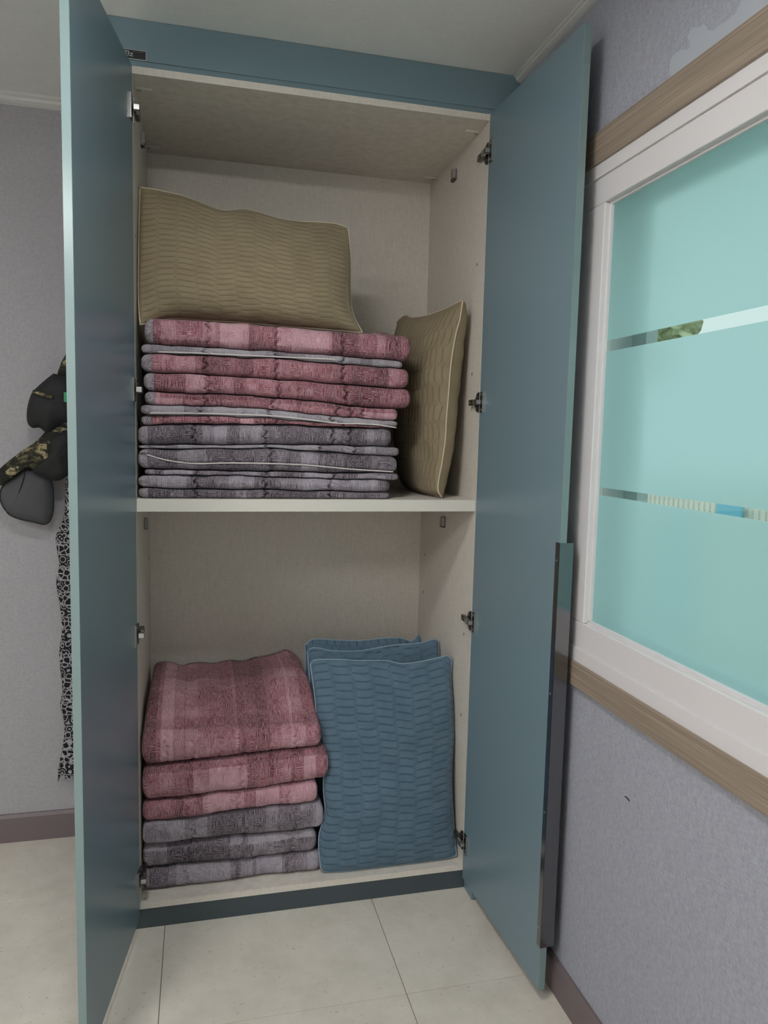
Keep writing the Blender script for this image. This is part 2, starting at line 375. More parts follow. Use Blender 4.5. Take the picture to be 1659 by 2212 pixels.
# ------------------------------------------------------------------ window
win = bpy.data.objects.new('window_1', None); C.objects.link(win); win.location = (XR, (WY0+WY1)/2, WZ0); struct(win, 'wide frosted sliding window with white frame and wooden casing', 'window')
CX = XR-.014
boxes('casing_board', [(CX, XR+.002, WY1-.045, WY0+.045, 2.033, 2.104)], 'wood', win, .0015)
boxes('casing_board', [(CX, XR+.002, WY1-.045, WY0+.045, .820, .880)], 'wood', win, .0015)
boxes('casing_board', [(CX, XR+.002, WY0-.018, WY0+.045, .880, 2.033)], 'wood', win, .0015)
boxes('casing_board', [(CX, XR+.002, WY1-.045, WY1+.018, .880, 2.033)], 'wood', win, .0015)
FX0, FX1 = XR-.008, XR+WT
boxes('frame', [(FX0, FX1, WY1+.018, WY0-.018, 2.009, 2.033), (FX0, FX1, WY1+.018, WY0-.018, .880, .906), (FX0, FX1, WY0-.050, WY0-.018, .906, 2.009), (FX0, FX1, WY1+.018, WY1+.050, .906, 2.009),
               (FX0, FX0+.005, WY1+.05, WY0-.05, 2.003, 2.009), (FX0, FX0+.005, WY1+.05, WY0-.05, .906, .912)], 'pvc', win)
def sash(y0, y1, xa, frostmat, mid):              # y0 > y1
    xb = xa+.032
    s = boxes('sash', [(xa, xb, y1, y0, 1.944, 2.006), (xa, xb, y1, y0, .909, .976), (xa, xb, y0-.105 if mid else y0-.06, y0, .976, 1.944), (xa, xb, y1, y1+.06, .976, 1.944)], 'pvc', win, .0025)
    gy0 = y0-(.105 if mid else .06); gy1 = y1+.06
    boxes('glazing_bead', [(xa+.012, xa+.02, gy1, gy0, 1.938, 1.946), (xa+.012, xa+.02, gy1, gy0, .974, .984), (xa+.012, xa+.02, gy0-.008, gy0+.001, .98, 1.94), (xa+.012, xa+.02, gy1-.001, gy1+.008, .98, 1.94)], 'pvc', s, .001)
    boxes('glass_pane', [(xa+.020, xa+.025, gy1-.005, gy0+.005, .97, 1.95)], 'glass', s)
    if frostmat:
        for z0, z1 in ((1.637, 1.95), (1.302, 1.612), (.97, 1.284)):
            mk('frosted_film', [(xa+.0195, gy0+.005, z0), (xa+.0195, gy1-.005, z0), (xa+.0195, gy1-.005, z1), (xa+.0195, gy0+.005, z1)], [[0, 1, 2, 3]], 'frost', s)
sash(WY0-.05, -1.40, XR-.003, True, True)
sash(-1.34, WY1+.05, XR+.034, True, False)
# outer track and outer sash near the outside face
boxes('outer_sash', [(XR+.15, XR+.18, WY0-.11, WY0-.05, .906, 2.009), (XR+.15, XR+.18, -1.40, -1.34, .906, 2.009), (XR+.15, XR+.18, WY1+.05, WY1+.11, .906, 2.009), (XR+.15, XR+.18, WY1+.05, WY0-.05, .906, .95), (XR+.15, XR+.18, WY1+.05, WY0-.05, 1.965, 2.009)], 'jamb', win)

# ------------------------------------------------------------------ wardrobe
wa = thing('wardrobe', 'tall blue grey two-door wardrobe standing open with beige interior', 'wardrobe', (W/2, D/2, 0))
PT = .018
spl = boxes('side_panel', [(-PT, 0, 0, D, ZBB, ZT)], 'linen', wa); spr = boxes('side_panel', [(W, W+PT, 0, D, ZBB, ZT)], 'linen', wa)
boxes('back_panel', [(-PT, W+PT, D, D+.005, .0, ZT)], 'linen', wa)
tp = boxes('top_panel', [(0, W, 0.001, D, ZT-PT-.002, ZT-.002)], 'linen', wa)
boxes('bottom_panel', [(0, W, 0, D, ZBB, ZB)], 'linen', wa)
sh = boxes('shelf', [(.001, W-.001, .004, D-.001, ZS-ST, ZS)], 'linen', wa)
boxes('edge_band', [(.001, W-.001, .002, .004, ZS-ST, ZS)], 'edge_white', sh)
rail = boxes('top_rail', [(-.085, XR-.002, -.001, .017, ZT+.012, HC-.001)], 'blue', wa, .0008)
boxes('rail_lip', [(-.085, XR-.002, .003, .016, ZT-.001, ZT+.012)], 'blue', rail)
boxes('kickboard', [(-.05, W+PT, .002, .016, .0, ZBB-.001)], 'blue_shaded', wa)
boxes('filler_strip', [(W+PT, XR-.002, 0.0, .016, 0, ZT)], 'blue', wa)
prism('kick_foot', [(.0, 0), (-.062, 0), (-.070, .006), (-.066, .026), (-.05, .032), (.0, .032)], 'x', .972, .992, 'blue', wa)
prism('side_cover', [(0, ZBB), (D, ZBB), (D, ZT), (0, ZT)], 'x', -PT-.0015, -PT, 'blue', wa)
# little connectors: oval covers in the top board, brackets under the boards
def oval_cover(x, y, sx):
    pts = [(x+sx*a, y+b) for a, b in [(0, -.008)]+[(.034+.008*math.cos(t), .008*math.sin(t)) for t in np.linspace(-math.pi/2, math.pi/2, 9)]+[(0, .008)]]
    o = prism('connector_cover', pts, 'z', ZT-PT-.0065, ZT-PT-.002, 'edge_white', tp)
    boxes('pin', [(x+sx*.003 if sx > 0 else x-.014, x+.014 if sx > 0 else x-.003, y-.002, y+.002, ZT-PT-.0085, ZT-PT-.0064)], 'plastic_grey', tp)
for x, s in ((.0015, 1), (W-.0015, -1)):
    for y in (.085, .50): oval_cover(x, y, s)
def bracket(side, y, z, par):
    x0, s = (0, 1) if side < 0 else (W, -1)
    b = [(x0, x0+s*.003, y-.016, y+.016, z-.017, z+.017), (x0, x0+s*.010, y+.010, y+.014, z-.017, z+.015), (x0, x0+s*.010, y-.014, y+.014, z-.017, z-.012), (x0, x0+s*.012, y-.014, y+.006, z-.011, z+.017)]
    boxes('shelf_bracket', [(min(a, b_), max(a, b_), c, d, e, f) for a, b_, c, d, e, f in b], 'plastic_grey', par, 0, ['plastic_grey', 'dark_steel'], [1, 1, 1, 0])
for side, par in ((-1, spl), (1, spr)):
    bracket(side, .29, 1.124, par); bracket(side, .29, 2.246, par)
for y, z in ((.06, 1.92), (.07, 1.60), (.06, .80), (.06, .54), (.50, .98), (.50, .84), (.50, 1.75)):
    for x0, x1, par in ((-.0005, .0005, spl), (W-.0005, W+.0005, spr)): prism('screw_hole', [(y+.0025*math.cos(t), z+.005*math.sin(t)) for t in np.linspace(0, 2*math.pi, 9)[:-1]], 'x', x0, x1, 'hole', par)
# doors
def door_fn(side):                               # local (w along door, t outward thickness, z)
    a = AL if side < 0 else AR; hx = 0 if side < 0 else W; s = side
    d = Vector((s*math.sin(a), -math.cos(a), 0)); n = Vector((s*math.cos(a), math.sin(a), 0))
    return lambda p: Vector((hx, -.002, 0))+d*p[0]+n*p[1]+Vector((0, 0, p[2]))
HZ = (2.215, 1.513, .857, .156)
def door_hinge(par, side):
    fn = door_fn(side)
    for z in HZ:
        h = boxes('hinge_plate', [(.004, .030, -.0018, .0, z-.030, z+.030), (.028, .0315, -.005, .0, z-.0305, z+.0305), (.008, .026, -.0035, 0, z-.012, z+.012),
                                  (.012, .018, -.0035, 0, z+.019, z+.025), (.012, .018, -.0035, 0, z-.025, z-.019)], 'steel', par, .0004, ['dark_steel', 'steel'], [0, 1, 0, 1, 1])
        xf(h, fn)
def arm_hinge(par, side):
    X = 0 if side < 0 else W; s = 1 if side < 0 else -1
    def b(x0, x1, y0, y1, z0, z1): a, c = X+s*x0, X+s*x1; return (min(a, c), max(a, c), y0, y1, z0, z1)
    for z in HZ:
        p = [(0.001, z-.03), (.014, z-.026), (.026, z-.009), (.026, z+.009), (.014, z+.026), (.001, z+.03)]
        prism('mounting_plate', p, 'x', X, X+s*.004, 'dark_steel', par)
        boxes('hinge_arm', [b(.004, .015, .004, .052, z-.0085, z+.0085), b(.015, .0165, .034, .044, z-.004, z+.004), b(.009, .019, -.020, .012, z-.0075, z+.0075), b(.0035, .006, .008, .013, z+.013, z+.019), b(.0035, .006, .008, .013, z-.019, z-.013), b(.0035, .019, -.024, -.012, z-.0072, z+.0072)],
              'steel', par, .0012, ['dark_steel', 'steel'], [0, 1, 1, 1, 1, 1])
def door(side):
    o = boxes('door', [(0, DW, 0, DT, ZD, ZT-.002)], 'blue', wa, .0012); xf(o, door_fn(side)); e = boxes('edge_band', [(DW-.0005, DW+.0012, .0004, DT-.0004, ZD+.001, ZT-.003)], 'edge_mint', o); xf(e, door_fn(side)); door_hinge(o, side); arm_hinge(spl if side < 0 else spr, side); return o
dl = door(-1); dr = door(1)
h = boxes('handle', [(DW-.016, DW+.0027, -.0012, 0, .15, 1.168), (DW+.0013, DW+.0027, -.0012, .036, .15, 1.168), (DW-.016, DW+.0015, .0348, .036, .15, 1.168)], 'handle_metal', dr); xf(h, door_fn(1))
for z in (1.125, .80, .50, .20):
    s_ = boxes('screw', [(DW-.0105, DW-.0065, -.0024, -.001, z-.002, z+.002)], 'steel', dr, .0006); xf(s_, door_fn(1))
# maker's sticker on the top rail
st = boxes('sticker', [(-.045, .035, -.0018, -.001, 2.3365, 2.3595)], 'sticker_silver', wa)
boxes('sticker_field', [(-.0437, .0337, -.0024, -.0016, 2.3378, 2.3582)], 'sticker_black', st)
def stroke(pts, w, x, z, sc, name='lettering', mat='sticker_silver'):
    bm = bmesh.new()
    for (ax, az), (bx_, bz) in zip(pts[:-1], pts[1:]):
        d = Vector((bx_-ax, 0, bz-az)).normalized(); nn = Vector((-d.z, 0, d.x))*w/2; e = d*w/2
        A, B = Vector((ax, 0, az))-e, Vector((bx_, 0, bz))+e
        q = [bm.verts.new((x+p.x*sc, yy, z+p.z*sc)) for yy in (-.0029, -.0022) for p in (A+nn, A-nn, B-nn, B+nn)]
        for f in ((0, 1, 2, 3), (7, 6, 5, 4), (0, 4, 5, 1), (1, 5, 6, 2), (2, 6, 7, 3), (3, 7, 4, 0)): bm.faces.new([q[k] for k in f])
    return from_bm(name, bm, mat, st)
LH = .0095; LX, LZ = -.0205, 2.3432
stroke([(0, 1), (.62, 1)], .2, LX, LZ+.0012, LH); stroke([(.3, .95), (.3, 0)], .22, LX, LZ, LH)
stroke([(.68, 1.13), (1.45, 1.13)], .16, LX, LZ, LH); stroke([(.75, .85), (.75, .2), (.88, .05), (1.2, .05), (1.33, .2), (1.33, .85)], .2, LX, LZ, LH)
stroke([(1.6, .72), (2.4, .72), (1.65, .05), (2.45, .05)], .16, LX, LZ, LH)
for k in range(9): boxes('small_print', [(.0015+k*.003, .0037+k*.003, -.0029, -.0022, 2.3542, 2.3551)], 'sticker_grey', st)

# ------------------------------------------------------------------ folded quilts
BX = np.array([0., .03, .365, .70, .80])
def curve(vals, x, seed, amp=.0032, bx=BX):
    if seed in (1, 30): amp = 0.0
    z = np.interp(x, bx, [vals[0], *vals, vals[-1]]) if len(vals) == 3 else np.interp(x, bx, vals)
    k = np.ones(31)/31; zp = np.r_[np.full(15, z[0]), z, np.full(15, z[-1])]
    return np.convolve(zp, k, 'valid')+amp*wob(seed, x, 0*x, 5, 1)
def quilt_mesh(name, par, mat, x0, x1, bot, top, yf, dep, seeds, seams=(), crease=None, raise_back=None, bind=.026, uvo=0, bx=BX, wr=.0034, bindmat='quilt_backing', leftbind=True, gap=.0012, curl=0, sd=1.0):
    nx = 340; s = np.linspace(0, 1, nx); e0 = .14                     # denser stations at both ends
    s = np.where(s < e0, (s/e0)**1.5*.05, np.where(s > 1-e0, 1-((1-s)/e0)**1.5*.05, .05+(s-e0)/(1-2*e0)*.9))
    x = x0+(x1-x0)*s; zb = curve(bot, x, seeds[0], bx=bx)+gap; zt = curve(top, x, seeds[1], bx=bx)-gap
    zc, h = (zb+zt)/2, (zt-zb)/2
    d = np.minimum(x-x0, x1-x); re = .024; q = np.clip(d/re, 0, 1); kx = (1-(1-q)**2.4)**(1/2.4)
    for sx_ in seams: h = h*(1-.07*sd*np.exp(-((x-sx_)/.006)**2))
    h = h*(.12+.88*kx); yfx = yf+(1-kx)*.022+.006*wob(seeds[0]+50, x, 0*x, 4, 1)
    nT, nF, nB = 22, 34, 10
    prof = []
    for i in range(nT): prof.append((1-i/nT, 'T'))
    for i in range(nF+1): prof.append((i/nF, 'F'))
    for i in range(1, nB+1): prof.append((i/nB, 'B'))
    V = np.zeros((nx, len(prof), 3)); U = np.zeros((nx, len(prof), 2)); ex = 2.7
    for j, (t, k) in enumerate(prof):
        r = np.minimum(h*1.05, .045)
        if k == 'F':
            a = math.pi/2-math.pi*t; cy = abs(math.cos(a))**(2/ex); cz = math.copysign(abs(math.sin(a))**(2/ex), math.sin(a))
            y = yfx+r*(1-cy); z = zc+h*cz
            wr_amt = wr*(.35+.65*cy); dy = wr_amt*(wob(seeds[0]+9, x, z, 9, 14)+.7*wob(seeds[1]+4, x, z, 26, 18))
            for sx_ in seams:
                xx = sx_+.004*np.sin(z*260+sx_*90)+.002*np.sin(z*700)
                dy = dy+sd*(.017*np.exp(-(np.abs(x-xx)/.0042)**1.4)*cy-.005*np.exp(-((x-xx)/.02)**2)*cy)+.0016*np.sin(z*520+(x-xx)*160+sx_*50)*np.exp(-((x-xx)/.028)**2)*cy
            if crease is not None:
                zz = np.interp(x, [c[0] for c in crease], [c[1] for c in crease]); dy = dy+.007*np.exp(-((z-zz)/.003)**2)
            if leftbind: dy = dy+.005*np.exp(-((x-x0-bind)/.003)**2)*cy
            y = y+dy; arc = -(a-math.pi/2)*np.mean(h)*1.1
            U[:, j, 1] = arc+uvo
        elif k == 'T':
            y = yfx+r+t*(dep-.03); z = zc+h+(.004*wob(seeds[1]+3, x, y, 7, 7)*min(1, t*4) if raise_back is not None else 0*x)
            if raise_back is not None: z = z+raise_back(x, y)*kx
            U[:, j, 1] = -t*dep+uvo
        else:
            y = yfx+r+t*(dep-.03); z = zc-h; U[:, j, 1] = t*dep+.12+uvo
        V[:, j, 0] = x+curl*0; V[:, j, 1] = y; V[:, j, 2] = z; U[:, j, 0] = x+uvo*1.7
    # ends: small bulges so stacked ends are not flat
    m_ = len(prof); nb = int(np.searchsorted(x, x0+bind)) if leftbind else 0
    def part(nm, a, b, mt, p, caps):
        vv = V[a:b+1].reshape(-1, 3); uu = U[a:b+1].reshape(-1, 2); n = b-a+1; F = []
        for i in range(n-1):
            for j in range(m_): k = (j+1) % m_; F.append([i*m_+j, i*m_+k, (i+1)*m_+k, (i+1)*m_+j])
        if caps[0]: F.append([j for j in range(m_)][::-1])
        if caps[1]: F.append([(n-1)*m_+j for j in range(m_)])
        return mk(nm, vv, F, mt, p, True, uv=uu)
    body = part(name, nb, nx-1, mat, par, (nb == 0, True))
    if nb: part('backing_edge', 0, nb, bindmat, body, (True, False))
    return body
SEAM = (.188, .374, .564)
def quilt(label, mat, x0, x1, bot, top, yf, seeds, name='folded_quilt', group=None, pipe=None, fold=None, par_z=None, seams=SEAM, **kw):
    th = thing(name, label, 'quilt', ((x0+x1)/2, yf+.24, min(bot)), group)
    quilt_mesh('body', th, mat, x0, x1, bot, top, yf, .47, seeds, seams=seams, crease=pipe, **kw)
    if pipe:
        pts = spline([(x, yf-.0005+.004*0, z) for x, z in pipe], 70); off = .006*wob(seeds[0]+50, pts[:, 0], 0*pts[:, 0], 4, 1)
        pts[:, 1] = yf+off-.0005
        tube('piping', pts, .0019, 'piping_white', th, 7)
    return th
G1 = 'folded quilts stacked on the upper shelf'; G2 = 'folded quilts stacked in the lower compartment'
b = dict(b0=(ZS,)*3, b1=(1.253, 1.248, 1.245), b2=(1.288, 1.286, 1.279), b3=(1.305, 1.299, 1.300), b4=(1.360, 1.366, 1.349), b5=(1.367, 1.378, 1.376), b6=(1.424, 1.434, 1.430),
         b7=(1.476, 1.473, 1.450), b8=(1.514, 1.508, 1.486), b9=(1.564, 1.558, 1.546), b10=(1.612, 1.615, 1.605), b11=(1.638, 1.632, 1.625), b12=(1.705, 1.706, 1.697))
quilt('dark grey quilt lying flat on the upper shelf board, lowest of its stack', 'quilt_grey', .003, .707, b['b0'], b['b1'], .022, (1, 2), group=G1, uvo=.3, seams=(.155, .345, .53))
quilt('dark grey wavy quilt second from the bottom of the upper shelf stack', 'quilt_grey', .003, .707, b['b1'], b['b2'], .020, (2, 3), group=G1, uvo=1.1, seams=(.155, .345, .53), wr=.004)
PG4 = [(.027, 1.343), (.064, 1.332), (.102, 1.325), (.145, 1.321), (.256, 1.324), (.356, 1.324), (.458, 1.321), (.589, 1.311), (.712, 1.305)]
q = quilt('dark grey quilt with a long curved white piping line in the upper shelf stack', 'quilt_grey', .003, .726, b['b3'], b['b4'], .017, (4, 5), group=G1, pipe=PG4, uvo=2.2, seams=(.36,))
quilt_mesh('lower_fold', q, 'quilt_grey', .019, .735, b['b2'], b['b3'], .024, .46, (3, 4), seams=(.16, .35, .54), uvo=2.9, wr=.003)
q = quilt('grey plaid quilt directly under the red quilts on the upper shelf', 'quilt_grey', .003, .707, b['b5'], b['b6'], .019, (6, 7), group=G1, uvo=3.7, seams=(.150, .342, .535, .585))
quilt_mesh('lower_fold', q, 'quilt_greylight', .004, .734, b['b4'], b['b5'], .024, .46, (5, 6), seams=(.35, .5, .6), uvo=4.1, wr=.003, gap=.0006)
PP1 = [(.036, 1.453), (.159, 1.456), (.256, 1.456), (.355, 1.455), (.456, 1.448), (.544, 1.440), (.613, 1.440), (.666, 1.438), (.717, 1.432)]
q = quilt('red quilt with pale grey band above its white piping, lowest red one on upper shelf', 'quilt_red', .012, .725, b['b6'], [(1.449), (1.449), (1.436)], .019, (7, 60), group=G1, uvo=5.2, gap=.0006)
quilt_mesh('upper_fold', q, 'quilt_greylight', .012, .725, [1.449, 1.449, 1.436], b['b7'], .017, .46, (60, 8), seams=(.17, .355, .53), uvo=5.9, gap=.0003)
pts = spline([(x, .0175, z+.001) for x, z in PP1], 70); pts[:, 1] = .0145+.006*wob(110, pts[:, 0], 0*pts[:, 0], 4, 1); tube('piping', pts, .002, 'piping_white', q, 7)
quilt('thin rosy red quilt fourth from the top of the upper shelf stack', 'quilt_red', .021, .724, b['b7'], b['b8'], .020, (8, 9), group=G1, uvo=6.4, seams=(.18, .362, .545, .585, .62))
quilt('deep red quilt third from the top of the upper shelf stack', 'quilt_red', .019, .760, b['b8'], b['b9'], .016, (9, 10), group=G1, uvo=7.3, seams=(.186, .379, .57))
quilt('light rosy red quilt second from the top of the upper shelf stack', 'quilt_red', .013, .754, b['b9'], b['b10'], .017, (10, 11), group=G1, uvo=8.1, seams=(.18, .372, .56))
rb = lambda x, y: .024*np.exp(-((x-.70)/.06)**2)*np.clip((y-.05)/.12, 0, 1)
q = quilt('thick red quilt on top of the upper shelf stack, under the large khaki pillow', 'quilt_red', .022, .757, b['b11'], b['b12'], .018, (12, 13), group=G1, uvo=9.6, raise_back=rb, seams=(.188, .374, .56), bind=.022)
quilt_mesh('lower_fold', q, 'quilt_greylight', .013, .736, b['b10'], b['b11'], .024, .46, (11, 12), seams=(.18, .37, .56), uvo=9.1, gap=.0006)
pts = spline([(.057, .0225, 1.6165), (.159, .0225, 1.618), (.255, .023, 1.6185), (.353, .0235, 1.6185), (.454, .0235, 1.619), (.54, .026, 1.618)], 50); pts[:, 1] = .0205+.006*wob(61, pts[:, 0], 0*pts[:, 0], 4, 1); tube('piping', pts, .0018, 'piping_white', q, 7)
# lower compartment
LBX = np.array([-.01, 0., .25, .50, .60])
c = [(ZB,)*3, (.141, .140, .141), (.219, .218, .210), (.284, .293, .297), (.350, .354, .367), (.452, .461, .471), (.560, .552, .548)]
XS = (.526, .511, .531, .511, .543, .520)
lab = ['mauve grey quilt at the very bottom of the lower compartment stack', 'mauve grey quilt second from the bottom of the lower compartment stack',
       'charcoal grey quilt just below the red ones in the lower compartment', 'rosy red quilt resting on the grey quilts in the lower compartment',
       'red quilt under the topmost one in the lower compartment, sticking out rightmost', 'large puffy red plaid quilt on top of the lower compartment stack']
def rb6(x, y): t = np.clip((y-.045)/.22, 0, 1); return (t*t*(3-2*t))*(.055+.035*np.exp(-((x-.45)/.07)**2))+.004*np.sin(x*60+y*9)
for i in range(6):
    kw = dict(raise_back=rb6) if i == 5 else {}
    sm = tuple(np.arange(.05, .52, .075)+.01*(i % 3))
    quilt(lab[i], 'quilt_grey' if i < 3 else 'quilt_red', .004, XS[i], c[i], c[i+1], (.050, .049, .044, .048, .042, .040)[i], (30+i, 31+i), group=G2, uvo=11.3+i*.83, bx=LBX, leftbind=False, wr=.003, sd=.45, seams=(sm if i == 5 else sm[1::2]), **kw)

# ------------------------------------------------------------------ pillows
def pillow(name, label, group, top, bot, left, right, normal, tf, tb, pc, prow, front, back, pipe, loc, step=.0022, quilted=True, rot=False, flat=4.0, seed=1, low=0, gd=.0019, bp=.55, pipe_r=.0022):
    th = thing(name, label, 'pillow', loc, group)
    n_ = Vector(normal).normalized(); nv = np.array(n_)
    ln = lambda P: np.sum(np.linalg.norm(np.diff(np.array(P, float), axis=0), axis=1))
    nu, nv_ = int(ln(bot)/step), int(ln(left)/step)
    T, B = spline(top, nu), spline(bot, nu); L, R = spline(left, nv_), spline(right, nv_)
    c00, c10, c01, c11 = (B[0]+L[0])/2, (B[-1]+R[0])/2, (T[0]+L[-1])/2, (T[-1]+R[-1])/2
    u = np.linspace(0, 1, nu)[:, None, None]; v = np.linspace(0, 1, nv_)[None, :, None]
    P = (1-v)*B[:, None]+v*T[:, None]+(1-u)*L[None]+u*R[None]-((1-u)*(1-v)*c00+u*(1-v)*c10+(1-u)*v*c01+u*v*c11)
    uu, vv = u[..., 0]+0*v[..., 0], v[..., 0]+0*u[..., 0]
    pf = ((1-np.abs(2*uu-1)**flat)*(1-np.abs(2*vv-1)**flat)).clip(0)**.55*(1+low*(.5-vv))
    a, bb = uu*ln(bot), vv*ln(left)
    if rot: a, bb = bb, a
    wav = wob(seed, a, bb, 3.2, 3.2)*.006+wob(seed+1, a, bb, 9, 7)*.0022
    g = np.zeros_like(a); st_ = np.zeros_like(a)
    if quilted:
        aw = a+.0025*np.sin(bb*40+seed); ci = np.floor(aw/pc); cf = aw/pc-ci
        dcol = np.minimum(cf, 1-cf)*pc
        rr = np.random.RandomState(seed+7).uniform(-.12, .12, 60)
        bw = bb+.0018*np.sin(a*33+ci*2)+.0012*np.sin(a*90); ph = (ci % 2)*.32+rr[(ci % 60).astype(int)]*1.6
        rf = bw/prow+ph; rf = rf-np.floor(rf); dr = np.minimum(rf, 1-rf)*prow
        inband = 1/(1+np.exp(-(dcol-.005)/.001))
        line = np.exp(-(dr/.0015)**2)*inband
        # circle chain in the band between the columns
        cc = np.round(aw/pc)*pc; pr_ = .0125; bc = (np.floor(bb/pr_)+.5)*pr_; rad = np.sqrt((aw-cc)**2+(bb-bc)**2)
        ring = np.exp(-((rad-.0048)/.0013)**2)*(1-inband)*.8
        puff = (1-(1-2*dr/prow)**2)*inband*.0006
        st_ = np.maximum(line, ring*.6); g = -gd*line-.0011*ring+puff
    e = np.minimum(np.minimum(uu, 1-uu)*ln(bot), np.minimum(vv, 1-vv)*ln(left)); ew = np.clip(e/.02, 0, 1)
    Pf = P+nv*((tf*pf+(wav+g)*ew)[..., None]); Pb = P-nv*((tb*pf**(bp/.55)+wav*.8*ew+wob(seed+5, a, bb, 5, 9)*.005*ew)[..., None])
    idx = np.arange(nu*nv_).reshape(nu, nv_)
    quads = np.stack([idx[:-1, :-1], idx[1:, :-1], idx[1:, 1:], idx[:-1, 1:]], -1).reshape(-1, 4)
    uv = np.stack([a, bb], -1).reshape(-1, 2)
    # orientation: want face normals along +normal on the front
    t1 = P[nu//2+1, nv_//2]-P[nu//2, nv_//2]; t2 = P[nu//2, nv_//2+1]-P[nu//2, nv_//2]
    flip = np.dot(np.cross(t1, t2), nv) < 0
    qf = quads[:, ::-1] if flip else quads
    mk('quilted_cover', Pf.reshape(-1, 3), qf.tolist(), front, th, True, uv=uv, attr=st_.ravel())
    k = 3
    i2 = np.r_[0:nu:k]; i2 = np.r_[i2[i2 < nu-1], nu-1]; j2 = np.r_[0:nv_:k]; j2 = np.r_[j2[j2 < nv_-1], nv_-1]
    Pb2 = Pb[np.ix_(i2, j2)]; uv2 = np.stack([a, bb], -1)[np.ix_(i2, j2)].reshape(-1, 2); id2 = np.arange(len(i2)*len(j2)).reshape(len(i2), len(j2))
    q2 = np.stack([id2[:-1, :-1], id2[1:, :-1], id2[1:, 1:], id2[:-1, 1:]], -1).reshape(-1, 4)
    q2 = q2 if flip else q2[:, ::-1]
    mk('backing', Pb2.reshape(-1, 3), q2.tolist(), back, th, True, uv=uv2, attr=np.zeros(len(Pb2.reshape(-1, 3))))
    ring_ = np.concatenate([P[::3, 0], P[-1, ::3], P[::-3, -1], P[0, ::-3]]); keep = [ring_[0]]
    for p in ring_[1:]:
        if np.linalg.norm(p-keep[-1]) > .003: keep.append(p)
    if np.linalg.norm(keep[0]-keep[-1]) < .003: keep.pop()
    tube('piping', keep, pipe_r, pipe, th, 6, True)
    return th
kn = (0, -1, .3)
pillow('quilted_pillow', 'large khaki quilted pillow lying on top of the red quilts', 'khaki quilted pillows',
       [(.006, .163, 2.076), (.058, .162, 2.072), (.126, .158, 2.061), (.227, .149, 2.031), (.292, .152, 2.040), (.384, .147, 2.023), (.437, .146, 2.019), (.545, .147, 2.023), (.589, .144, 2.014)],
       [(.010, .060, 1.690), (.04, .075, 1.700), (.085, .085, 1.714), (.188, .090, 1.716), (.301, .090, 1.716), (.377, .088, 1.713), (.508, .075, 1.709), (.619, .051, 1.702)],
       [(.010, .060, 1.690), (.005, .082, 1.766), (.005, .101, 1.869), (.005, .132, 1.975), (.006, .163, 2.076)],
       [(.619, .051, 1.702), (.594, .066, 1.752), (.588, .082, 1.807), (.592, .115, 1.918), (.589, .144, 2.014)],
       (0, -1, .05), .085, .07, .055, .0175, 'khaki', 'khaki', 'khaki_pipe', (.3, .1, 1.70), seed=3, flat=2.6, low=.7, gd=.0013)
pillow('quilted_pillow', 'khaki quilted pillow standing on edge between the quilt stack and the side panel', 'khaki quilted pillows',
       [(.828, .46, 1.801), (.839, .40, 1.814), (.844, .33, 1.798), (.864, .24, 1.792), (.893, .14, 1.798), (.920, .05, 1.813)],
       [(.865, .46, 1.235), (.865, .35, 1.229), (.870, .2, 1.228), (.874, .05, 1.229)],
       [(.865, .46, 1.235), (.85, .47, 1.35), (.84, .475, 1.5), (.835, .47, 1.65), (.828, .46, 1.801)],
       [(.874, .05, 1.229), (.862, .048, 1.245), (.862, .05, 1.276), (.871, .05, 1.332), (.879, .05, 1.401), (.881, .05, 1.470), (.884, .05, 1.525), (.890, .05, 1.634), (.902, .05, 1.715), (.912, .05, 1.756), (.920, .05, 1.813)],
       (-1, -.12, 0), .055, .070, .055, .020, 'khaki', 'khaki', 'khaki_pipe', (.87, .26, ZS), seed=9, rot=True, flat=3.0, bp=.33)
def shift(pts, dy, xmax=.957): return [(min(x, xmax), y+dy, max(z, ZB+.004)) for x, y, z in pts]
bn = (0, -1, .17)
B1t = [(.496, .155, .700), (.507, .158, .713), (.578, .157, .712), (.654, .156, .705), (.742, .155, .700), (.787, .154, .689), (.847, .154, .692), (.919, .156, .703), (.943, .156, .706), (.957, .154, .692)]
pillow('quilted_pillow', 'front blue quilted pillow leaning in the lower compartment, fully visible', 'blue quilted pillows', shift(B1t, -.012),
       shift([(.520, .048, .10), (.532, .048, .085), (.588, .045, .081), (.659, .044, .081), (.731, .044, .081), (.86, .045, .081), (.935, .046, .083), (.957, .047, .088)], -.010),
       shift([(.520, .048, .10), (.517, .068, .186), (.537, .080, .257), (.533, .092, .325), (.536, .109, .426), (.525, .117, .474), (.516, .126, .529), (.506, .144, .632), (.496, .155, .700)], -.012),
       shift([(.957, .047, .088), (.954, .059, .13), (.949, .077, .236), (.947, .091, .324), (.953, .106, .411), (.957, .113, .453), (.956, .127, .535), (.951, .146, .643), (.957, .154, .692)], -.012),
       bn, .045, .045, .060, .0232, 'blue_cloth', 'blue_cloth', 'blue_pipe', (.73, .09, ZB), seed=15, flat=3.6)
pillow('quilted_pillow', 'blue quilted pillow in the middle, just behind the front one', 'blue quilted pillows',
       [(.506, .276, .701), (.517, .278, .713), (.543, .277, .712), (.577, .276, .703), (.676, .275, .697), (.792, .277, .710), (.895, .278, .714), (.940, .280, .724), (.955, .278, .714)],
       [(.53, .165, .082), (.66, .165, .082), (.82, .165, .082), (.955, .165, .082)], [(.53, .165, .082), (.52, .2, .3), (.515, .245, .55), (.506, .276, .701)], [(.955, .165, .082), (.953, .2, .3), (.953, .245, .55), (.955, .278, .714)],
       bn, .04, .04, .060, .0232, 'blue_cloth', 'blue_cloth', 'blue_pipe', (.73, .2, ZB), seed=21, step=.004)
